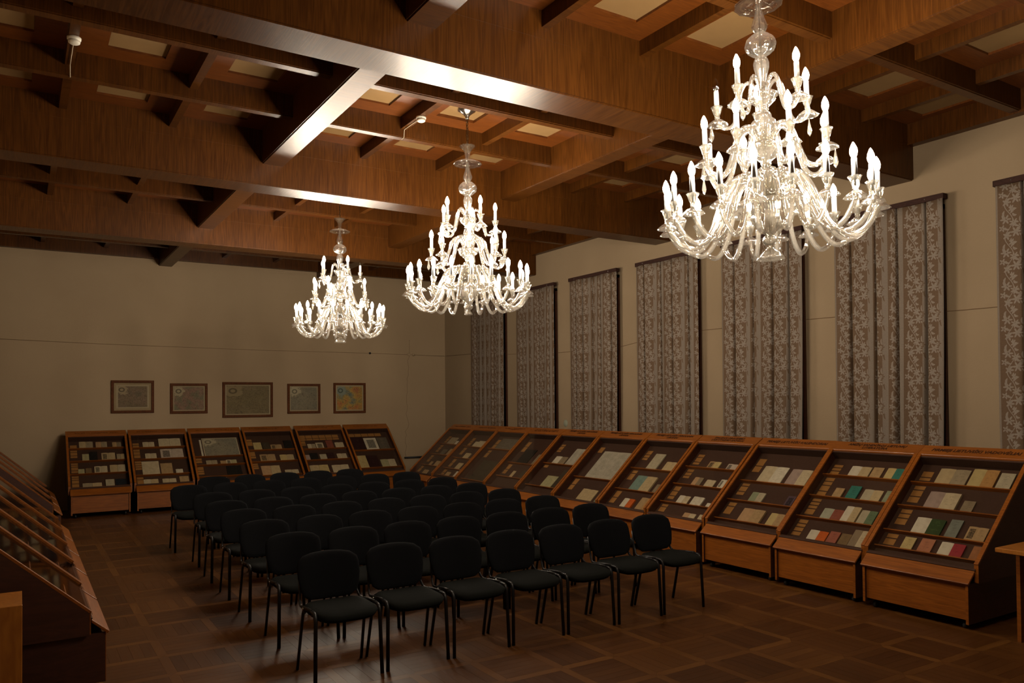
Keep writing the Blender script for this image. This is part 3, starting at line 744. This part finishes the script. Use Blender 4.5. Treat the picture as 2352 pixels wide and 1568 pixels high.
def word(c): return WORD.get(c, c)
def page(mb_list, u0, u1, v0, v1, b0, b1, mat, root, name, pic=False, curl=0, blank=False):
    """one leaf block between offsets b0 (board) and b1 (face); face has page uv in metres"""
    vs = []; uv = []; un = []; n = 6
    for k in range(n+1):
        t = k/n; u = u0+(u1-u0)*t; o = b1+curl*math.sin(math.pi*t)
        for v, vy in ((v0, 0), (v1, v1-v0)): vs.append(slope_pt(u, v, o)); uv.append((u-u0+.013*len(root.name), vy)); un.append((t, vy/(v1-v0)))
    m0 = len(vs)
    for u in (u0, u1):
        for v in (v0, v1): vs.append(slope_pt(u, v, b0)); uv.append((0, 0)); un.append((0, 0))
    fs = [(2*k, 2*k+2, 2*k+3, 2*k+1) for k in range(n)]
    fs += [(m0, m0+1, m0+3, m0+2), (0, 1, m0+1, m0), (2*n, m0+2, m0+3, 2*n+1), tuple([m0]+[m0+2]+[2*k for k in range(n, -1, -1)]), tuple([m0+1]+[2*k+1 for k in range(n+1)]+[m0+3])]
    me = bpy.data.meshes.new(name); me.from_pydata([tuple(v-BASE) for v in vs], [], fs); me.materials.append(mk_paper(mat, pic, blank))
    for nm, src in (('UVMap', uv), ('unit', un)):
        l = me.uv_layers.new(name=nm)
        for lp in me.loops: l.data[lp.index].uv = src[lp.vertex_index]
    return link(name, me, root)
used_labels = {}
TOPCARDS = {'F4': [(6, 1.065, .13), (6, 1.005, .13)], 'F5': [(5, 1.065, .14)]}
BASE = Vector((0, 0, 0))
def make_books(key, cm, rows, wherename, W, croot):
    global BASE
    if key[0] == 'R' and int(key[1:]) > 5:
        for (u, v, w_, h, kind, cols) in books.get(key, []):
            k = min(range(len(rows)), key=lambda i: abs(rows[i]-v))
            if any(q[0] < u-.004 and q[0]+q[2] > u-.034 and abs(q[1]-v) < .1 for q in books[key]): continue
            mb = MB(); slope_box(mb, u-.026, u-.010, rows[k], rows[k]+.016, -.104, -.092); mb.obj('number_tag', 'card', croot)
    for n, v, w0 in TOPCARDS.get(key, []):
        for c in range(n): mb = MB(); slope_box(mb, .07+c*(w0+.012), .07+c*(w0+.012)+w0, v, v+(.085 if v > 1.03 else .045), -.105, -.102); mb.obj('caption_card', 'card', croot)
    for (u, v, w_, h, kind, cols) in books.get(key, []):
        k = min(range(len(rows)), key=lambda i: abs(rows[i]-v)); v0 = rows[k]-.003
        u = max(u, .042); w_ = min(w_, W-.042-u); h = min(h, (rows[k+1]-.028 if k+1 < len(rows) else SL-.045)-v0)
        nm = {'m': 'map_sheet', 'c': 'booklet', 'q': 'booklet'}.get(kind, 'open_book')
        if cols[0] == 'newsprint': nm = 'newspaper'
        BASE = slope_pt(u+w_/2, v0, -.1045); root = empty(nm); root.matrix_world = cm @ Matrix.Translation(BASE)
        th = .008 if kind in 'mq' else random.choice((.008, .012, .018))
        b0 = -.1045
        if kind in 'cqm':
            if kind == 'm':
                me = MB(); me.quad(*[slope_pt(a, b, b0+.004)-BASE for a, b in ((u, v0), (u+w_, v0), (u+w_, v0+h), (u, v0+h))]); me = me.mesh('sheet', 'map_pale'); ul = me.uv_layers.new(name='UVMap')
                for lp, c in zip(me.loops, ((0, 0), (1, 0), (1, 1), (0, 1))): ul.data[lp.index].uv = c
                link('sheet', me, root); page(None, u-.004, u+w_+.004, v0, v0+h+.004, b0, b0+.003, 'cream', root, 'backing_sheet')
            else:
                page(None, u, u+w_, v0, v0+h, b0+th*.25, b0+th, cols[0], root, 'cover', kind == 'q')
                page(None, u+.004, u+w_-.003, v0+.002, v0+h-.004, b0, b0+th*.25, 'cream' if sum(PAPER[cols[0]]) > .3 else 'tan', root, 'page_block')
            desc = {'c': word(cols[0])+' booklet', 'q': word(cols[0])+' booklet with cover picture', 'm': 'folded-out old map'}[kind]
        else:
            um = u+w_*.5; cl = .004
            page(None, u, um-.001, v0, v0+h, b0, b0+th, cols[0], root, 'left_page', kind == 'p', cl, cols[0] != cols[1]); page(None, um+.001, u+w_, v0-.0, v0+h-.004, b0, b0+th*1.2, cols[1], root, 'right_page', False, cl)
            if cols[0] == 'newsprint': desc = 'spread newspaper'
            elif kind == 'p': desc = 'open %s book with picture' % word(cols[0])
            elif cols[0] == cols[1]: desc = 'open %s book' % word(cols[0])
            else: desc = 'open book, %s and %s' % (word(cols[0]), word(cols[1]))
        sh = shelfname(len(rows)-1-k, len(rows)); lab = '%s, %s, %s' % (desc, sh, wherename)
        lst = used_labels.setdefault(lab, []); lst.append((w_*h, root))
        tag(root, lab, 'map' if kind == 'm' else 'newspaper' if cols[0] == 'newsprint' else 'book', 'exhibits in '+wherename)
def settle_labels():
    for lab, lst in used_labels.items():
        if len(lst) > 1 and len(lst) < 4:
            lst.sort(key=lambda t: t[0])
            for (a, o), pre in zip(lst, ('smaller ', 'larger ') if len(lst) == 2 else ('smallest ', 'middle-sized ', 'largest ')): o['label'] = pre+lab
def shelfname(i, n):
    if i == 0: return 'top ledge'
    if i == n-1: return 'bottom ledge'
    return {1: 'second ledge', 2: 'third ledge'}[i] if n > 3 else 'middle ledge'
def rows_of(key, default):
    vs = sorted(b[1] for b in books.get(key, []))
    if not vs: return default
    rows = []
    for v in vs:
        if rows and v-rows[-1][0] < .13: rows[-1].append(v)
        else: rows.append([v])
    return [max(.016, sum(r)/len(r)) for r in rows]
bY = [14.63, 13.61, 12.66, 11.63, 10.62, 9.60, 8.53, 7.54, 6.54, 5.48, 4.47, 3.43]
HEAD = [(1,), (1,), (1, .4), (1, 1), 'PIRMIEJI LIETUVIŠKI PERIODINIAI\nLEIDINIAI', 'PIRMIEJI LIETUVIŠKI PERIODINIAI\nLEIDINIAI', 'PIRMIEJI LIETUVIŠKI PERIODINIAI\nLEIDINIAI',
        'SPAUDOS DRAUDIMO\nLAIKOTARPIO KNYGOS', 'PIRMIEJI LIETUVIŠKI KALENDORIAI', 'AMŽIŲ SANDŪROS LIETUVIŲ\nLITERATŪRA', 'PIRMIEJI LIETUVIŠKI VADOVĖLIAI']
CARDS = [[2, 3, 3, 3], [3, 2, 2, 3], [2, 2], [2, 2, 2], [1, 3], [2, 1], [2, 2, 3], [4, 3, 3, 3], [2, 3, 2], [5, 4, 4, 4], [5, 3, 3, 4]]
for i in range(11):
    X = {10: 6.575, 9: 6.60, 8: 6.645}.get(i, 6.64); W = bY[i]-bY[i+1]-.02; key = 'R%d' % i
    rows = rows_of(key, [.1, .4, .7])
    where = '%s window-side case from the corner' % ordn(i)
    loc = (X, bY[i]-.01, 0); rz = -math.pi/2
    c = make_case('display_case', loc, rz, W, HEAD[i], rows, CARDS[i], 'sloping glass-topped wooden display case, %s from the corner along the window wall' % ordn(i), 'display cases along the window wall', 100+i)
    make_books(key, Matrix.Translation(loc) @ Matrix.Rotation(rz, 4, 'Z'), rows, where, W, c)
FARC = [(.716, .987), (1.725, 1.01), (2.766, .979), (3.771, .997), (4.831, 1.022), (5.892, 1.013)]
FHEAD = [(1,), (1,), (1,), (1, .6), (1, .55), (.8,)]
FCARD = [[4, 4, 3, 4], [2, 4, 4, 4], [1, 3, 2], [3, 2, 2], [0, 0, 4], [0, 0, 0]]
for i, (x, W) in enumerate(FARC):
    key = 'F%d' % i; rows = rows_of(key, [.1, .4, .7]); W -= .012
    where = '%s end-wall case from the windows' % ordn(5-i)
    loc = (x, 15.09, 0)
    c = make_case('display_case', loc, 0, W, FHEAD[i], rows, FCARD[i], 'sloping glass-topped wooden display case below the maps, %s from the window side' % ordn(5-i), 'display cases along the end wall', 200+i)
    make_books(key, Matrix.Translation(loc), rows, where, W, c)
settle_labels()
LY = [5.935, 6.955, 7.985, 9.015, 10.045, 12.55, 13.57, 14.59]
for i, y in enumerate(LY):
    lab = 'sloping wooden display case by the plain side wall, %s from the oak cabinet' % ordn(i)
    c = make_case('display_case', (.505, y, 0), math.pi/2, 1.005, (1,), [.1, .4, .7, 1.0], [3, 3, 3, 3], lab, 'display cases along the side wall', 300+i, closed=True)
# ------------------------------------------------------------------ chairs
def superpad(w, d, th, n=4.0, rings=(0, .5, .8, .93, 1.0), seg=28, bend=None):
    """cushion: superellipse outline, rounded rim; returns MB in x,y with z thickness"""
    mb = MB(); idx = []
    def outline(a, k):
        c, s = math.cos(a), math.sin(a); r = (abs(c)**n+abs(s)**n)**(-1/n); return (w/2*r*c*k, d/2*r*s*k)
    lay = []
    for k, z in ((.0, th/2), (.45, th/2), (.78, th/2*.97), (.92, th/2*.78), (.985, th/2*.35), (1, 0), (.985, -th/2*.4), (.92, -th/2*.8), (.78, -th/2), (.0, -th/2)):
        lay.append((k, z))
    for k, z in lay:
        row = []
        for j in range(seg):
            x, y = outline(2*math.pi*j/seg+.01, k); p = Vector((x, y, z)); p = bend(p) if bend else p; row.append(len(mb.v)); mb.v.append(tuple(p))
            if k == 0: break
        idx.append(row)
    for a, b in zip(idx, idx[1:]):
        for j in range(seg):
            j2 = (j+1) % seg
            if len(a) == 1: mb.f.append((a[0], b[j], b[j2]))
            elif len(b) == 1: mb.f.append((a[j2], a[j], b[0]))
            else: mb.f.append((a[j], b[j], b[j2], a[j2]))
            mb.sm.append(True)
    return mb
def arc(pts, n=6, rad=.05):      # round the corners of a polyline
    pts = [Vector(p) for p in pts]; out = [pts[0]]
    for a, b, c in zip(pts, pts[1:], pts[2:]):
        u = (a-b).normalized(); v = (c-b).normalized(); r = min(rad, (a-b).length*.45, (c-b).length*.45)
        p0, p1 = b+u*r, b+v*r
        for k in range(n+1): t = k/n; out.append(p0*(1-t)**2+b*2*t*(1-t)+p1*t*t)
    out.append(pts[-1]); return out
def make_chair():
    root = empty('stacking_chair')
    def bs(p): return Vector((p.x, p.y-.035, p.z+.462-.018*math.cos(p.x/.24*1.5)+.012*math.cos(p.x*6)-(.022*max(0, (-p.y-.10)/.12)**2)+.02*max(0, p.y)))
    superpad(.45, .44, .056, 5, bend=bs).obj('seat', 'fabric_seat', root)
    superpad(.43, .40, .012, 5, bend=lambda p: bs(p)+Vector((0, 0, -.03))).obj('seat_pan', 'chair_shell', root)
    tl = R(13)
    def bb(p, o=0): x, h, t = p.x, p.y, p.z; y = -t-.045*(1-(x/.23)**2)*-1-.03+o; return Vector((x*(1+.13*min(0, h)/.165), .235+.0+y*math.cos(tl)*1+math.sin(tl)*h, .648+h*math.cos(tl)-.020*((x/.23)**2)*(1 if h > 0 else -.3)*abs(h)/.165))
    superpad(.472, .345, .045, 6, bend=bb).obj('backrest', 'fabric_back', root)
    superpad(.455, .32, .012, 6, bend=lambda p: bb(p, .026)).obj('back_shell', 'chair_shell', root)
    for s in (-1, 1):
        x = s*.232
        fl = MB().tube(arc([(s*.242, -.203, 0), (x, -.185, .44), (x, -.165, .478), (x, -.10, .482)], 5, .04), .0145, 8, flat=.75); fl.obj('leg', 'black_metal', root)
        MB().tube([(x, -.105, .482), (x, 0, .476), (x, .10, .466)], .0145, 8, flat=.75).obj('seat_rail', 'black_metal', root)
        MB().tube(arc([(x, .03, .470), (x, .09, .44), (s*.242, .20, 0)], 5, .05), .0145, 8, flat=.75).obj('leg', 'black_metal', root)
        MB().tube(arc([(x, .095, .467), (x*.98, .185, .462), (x*.92, .225, .52), (x*.90, .262, .68)], 6, .05), .011, 8, flat=.75).obj('back_post', 'black_metal', root)
        MB().lathe([(0, 0), (.009, .001), (.007, .006), (0, .007)], 8).obj('bolt', 'bolt', root).matrix_local = Matrix.Translation((s*.243, .055, .468)) @ Matrix.Rotation(s*R(90), 4, 'Y')
    MB().tube([(-.225, -.07, .445), (.225, -.07, .445)], .009, 6).obj('cross_bar', 'black_metal', root)
    MB().tube([(-.225, .07, .442), (.225, .07, .442)], .009, 6).obj('cross_bar', 'black_metal', root)
    return root
proto = make_chair(); first = True
ROWS = [(5.442, 1.945, 7, .5305), (6.402, 1.972, 7, .530), (7.297, 1.965, 7, .530), (8.17, 1.985, 7, .529), (9.04, 1.995, 7, .530), (9.98, 2.04, 7, .530), (11.10, 1.955, 7, .535), (12.20, 2.50, 5, .535)]
rg = random.Random(21)
for r_, (y, x0, n, p) in enumerate(ROWS):
    for k in range(n):
        o = proto if first else copy_tree(proto); first = False
        o.location = (x0+k*p, y+rg.uniform(-.008, .008)*(1 if r_ < 6 else 2), 0); o.rotation_euler = (0, 0, rg.uniform(-.004, .004))
        rn = 'front row facing the open floor' if r_ == 0 else 'back row before the end-wall cases' if r_ == 7 else '%s row from the open floor' % ordn(r_)
        sn = 'seat nearest the window cases' if k == n-1 else '%s seat from the window cases' % ordn(n-1-k)
        tag(o, 'black padded chair, %s, %s' % (rn, sn), 'chair', 'rows of black chairs')
# ------------------------------------------------------------------ chandeliers
def bez(pts, n=8):                 # smooth curve through points (catmull-rom)
    P = [Vector(p) for p in pts]; P = [P[0]*2-P[1]]+P+[P[-1]*2-P[-2]]; out = []
    for i in range(1, len(P)-2):
        for k in range(n):
            t = k/n; a, b, c, d = P[i-1], P[i], P[i+1], P[i+2]
            out.append(.5*((2*b)+(c-a)*t+(2*a-5*b+4*c-d)*t*t+(3*b-a-3*c+d)*t**3))
    out.append(P[-2]); return out
Z0 = 4.95
def zz(z): return z-Z0
pan_me = MB().lathe([(.012, .022), (.020, .016), (.034, .008), (.056, -.010), (.066, -.022), (.061, -.022), (.045, -.010), (.012, .002)], 20, .035, 10).mesh('drip_pan', 'crystal')
cup_me = MB().lathe([(.011, .018), (.017, .030), (.014, .040), (.022, .055), (.030, .085), (.037, .098), (.033, .098), (.025, .080), (.012, .055), (.009, .030)], 18, .05, 9).mesh('candle_cup', 'crystal')
sleeve_me = MB().lathe([(.0, .045), (.006, .045), (.006, .078), (.0155, .080), (.0155, .197), (.011, .203), (0, .203)], 12).mesh('candle_sleeve', 'candle_white')
bp = [(.0, .200), (.011, .202), (.0185, .218), (.0215, .233), (.019, .252), (.012, .270), (.005, .284), (0, .290)]
bulb_me = MB().lathe(bp, 10).mesh('bulb', 'bulb_lit'); bulb_off = MB().lathe(bp, 12).mesh('bulb', 'bulb_clear')
def drop_mesh():
    mb = MB(); mb.lathe([(0, 0), (.0035, -.012), (.004, -.02), (.016, -.085), (.012, -.100), (0, -.118)], 6); mb.sm = [False]*len(mb.sm); return mb.mesh('prism_drop', 'crystal')
drop_me = drop_mesh()
def chandelier(loc, tilt, phi, off, big_foot, label):
    root = empty('chandelier', loc); a0 = math.atan2(-loc[1], -loc[0])
    if tilt: root.rotation_euler = (Matrix.Rotation(tilt, 4, Vector((math.cos(a0), math.sin(a0), 0)))).to_euler()
    def lz(name, prof, mat='crystal', seg=24, rib=0, nrib=0): return MB().lathe([(r, zz(z)) for r, z in prof], seg, rib, nrib).obj(name, mat, root)
    lz('canopy', [(0, 4.965), (.10, 4.955), (.095, 4.94), (.06, 4.915), (.03, 4.89), (.018, 4.865), (.02, 4.85), (0, 4.848)], 'silver', 24, .04, 8)
    for k in range(8):            # chain
        z = 4.835-k*.035; mb = MB(); pth = []
        for j in range(13):
            a = 2*math.pi*j/12; pth.append((.011*math.cos(a), 0, .024*math.sin(a)))
        mb.tube(pth, .0042, 6, cap=False); o = mb.obj('chain_link', 'bronze', root); o.matrix_local = Matrix.Translation((0, 0, zz(z))) @ Matrix.Rotation(R(90*(k % 2)+20), 4, 'Z')
    lz('rod', [(.006, 4.58), (.006, 2.90)], 'silver', 10)
    lz('crown', [(.02, 4.43), (.022, 4.47), (.03, 4.51), (.045, 4.535), (.082, 4.568), (.078, 4.568), (.04, 4.53), (.012, 4.50)], 'crystal', 36, .10, 12)
    lz('dish', [(.02, 4.43), (.05, 4.415), (.10, 4.405), (.142, 4.385), (.146, 4.377), (.14, 4.375), (.09, 4.392), (.02, 4.40)], 'crystal', 36, .03, 12)
    lz('baluster', [(.018, 4.40), (.02, 4.34), (.03, 4.30), (.045, 4.25), (.046, 4.235), (.036, 4.21), (.02, 4.20)], 'crystal', 24, .05, 8)
    lz('melon_ball', [(.018, 4.20), (.05, 4.188), (.085, 4.155), (.093, 4.125), (.085, 4.092), (.05, 4.062), (.018, 4.055)], 'crystal', 40, .04, 14)
    lz('baluster', [(.018, 4.055), (.036, 4.04), (.046, 4.01), (.044, 3.98), (.03, 3.92), (.022, 3.87), (.03, 3.845)], 'crystal', 24, .05, 8)
    lz('arm_bowl', [(.02, 3.83), (.085, 3.815), (.09, 3.80), (.08, 3.795), (.07, 3.77), (.045, 3.745), (.03, 3.73), (.034, 3.715), (.02, 3.705)], 'crystal', 30, .04, 10)
    lz('baluster', [(.02, 3.71), (.042, 3.69), (.05, 3.65), (.045, 3.60), (.03, 3.54), (.025, 3.50)], 'crystal', 24, .05, 8)
    lz('arm_bowl', [(.02, 3.51), (.10, 3.50), (.108, 3.485), (.10, 3.475), (.09, 3.44), (.05, 3.405), (.03, 3.39), (.034, 3.375), (.02, 3.365)], 'crystal', 30, .04, 10)
    lz('baluster', [(.02, 3.37), (.05, 3.345), (.062, 3.30), (.058, 3.24), (.045, 3.18), (.05, 3.15)], 'crystal', 24, .05, 8)
    lz('collar', [(.055, 3.135), (.09, 3.15), (.105, 3.195), (.1, 3.195), (.08, 3.155), (.04, 3.14)], 'crystal', 48, .06, 16)
    lz('arm_bowl', [(.04, 3.145), (.14, 3.14), (.22, 3.125), (.262, 3.105), (.268, 3.09), (.25, 3.078), (.19, 3.075), (.13, 3.07), (.112, 3.055), (.102, 3.02), (.075, 2.975), (.04, 2.945), (.022, 2.93)], 'crystal', 48, .03, 16)
    lz('finial_ball', [(.018, 2.935), (.03, 2.925), (.046, 2.905), (.046, 2.89), (.03, 2.872), (.016, 2.866)], 'crystal', 24, .05, 10)
    if big_foot: lz('finial_foot', [(.016, 2.868), (.02, 2.85), (.035, 2.835), (.06, 2.815), (.082, 2.79), (.084, 2.78), (.0, 2.79)], 'crystal', 24, .04, 10)
    else: lz('finial_foot', [(.016, 2.868), (.02, 2.85), (.03, 2.835), (.042, 2.82), (.04, 2.812), (.0, 2.815)], 'crystal', 20, .04, 10)
    tiers = (('top', 5, phi[0], [(.03, 0, 3.80), (.045, 0, 3.86), (.085, 0, 3.905), (.125, 0, 3.875), (.15, 0, 3.77), (.185, 0, 3.665), (.235, 0, 3.648), (.275, 0, 3.672), (.288, 0, 3.70)], .0125, True),
             ('mid', 8, phi[1], [(.04, 0, 3.48), (.055, 0, 3.55), (.10, 0, 3.61), (.16, 0, 3.575), (.20, 0, 3.46), (.25, 0, 3.33), (.31, 0, 3.30), (.36, 0, 3.34), (.378, 0, 3.40)], .0165, True),
             ('low', 20, phi[2], [(.05, 0, 3.16), (.075, 0, 3.23), (.14, 0, 3.295), (.22, 0, 3.265), (.285, 0, 3.14), (.36, 0, 2.96), (.45, 0, 2.875), (.54, 0, 2.905), (.60, 0, 2.98), (.618, 0, 3.03)], .0165, False))
    for tn, n, p0, pts, r, drops in tiers:
        path = bez([(x, y, zz(z)) for x, y, z in pts], 4)
        am = MB().tube(path, r, 8).mesh('arm', 'crystal'); e = path[-1]
        for k in range(n):
            f = p0+360*k/n; ang = a0+R(f)
            arm = link('arm', am, root); arm.rotation_euler = (0, 0, ang)
            lit = not any(t == tn and abs((f-q+180) % 360-180) < 180/n for t, q in off)
            for nm, me in (('drip_pan', pan_me), ('candle_cup', cup_me), ('candle_sleeve', sleeve_me), ('bulb', bulb_me if lit else bulb_off)):
                c = link(nm, me, arm); c.location = (e.x, 0, e.z)
            if drops:
                c = link('prism_drop', drop_me, arm); c.location = (e.x+.03, .042, e.z-.018)
    tag(root, label, 'chandelier', 'crystal chandeliers')
chandelier((3.90, 3.30, Z0), 1.87*math.pi/180, (-30, -25, -7), (('top', 258), ('mid', 245)), True, 'crystal chandelier with a flared glass foot hanging nearest the open parquet floor')
chandelier((3.945, 7.10, Z0), 0, (26, 2, 3), (), False, 'crystal chandelier with a small finial hanging in the middle coffered bay')
chandelier((3.925, 10.87, Z0), 0, (22, 20, 9), (('top', 94), ('mid', 110), ('top', 166)), True, 'crystal chandelier with some unlit candles hanging nearest the end wall')
# ------------------------------------------------------------------ tables at the edges of the picture
tb = empty('side_table', (6.81, 2.6, 0))
bevel(MB().box(-.40, .40, -.70, .58, .715, .75).obj('table_top', 'light_oak', tb), .004)
for y in (.50, -.62): MB().box(-.19, .19, y, y+.028, 0, .715).obj('end_panel', 'case_wood', tb)
MB().box(-.014, .014, -.592, .50, .40, .68).obj('stretcher_board', 'case_wood', tb)
tag(tb, 'small wooden table with panel legs beside the last window-side case', 'table')
cb = empty('oak_cabinet', (-.28, 5.2, 0))
MB().box(-.30, .302, .02, .45, .06, .79).obj('body', 'light_oak', cb)
bevel(MB().box(-.295, -.002, 0, .02, .07, .78).obj('door', 'light_oak', cb), .002); bevel(MB().box(.002, .302, 0, .02, .07, .80).obj('door', 'light_oak', cb), .002)
MB().box(-.28, .28, .05, .42, 0, .06).obj('plinth', 'case_side', cb)
tag(cb, 'light orange oak cabinet standing before the dark side of a display case', 'cabinet')
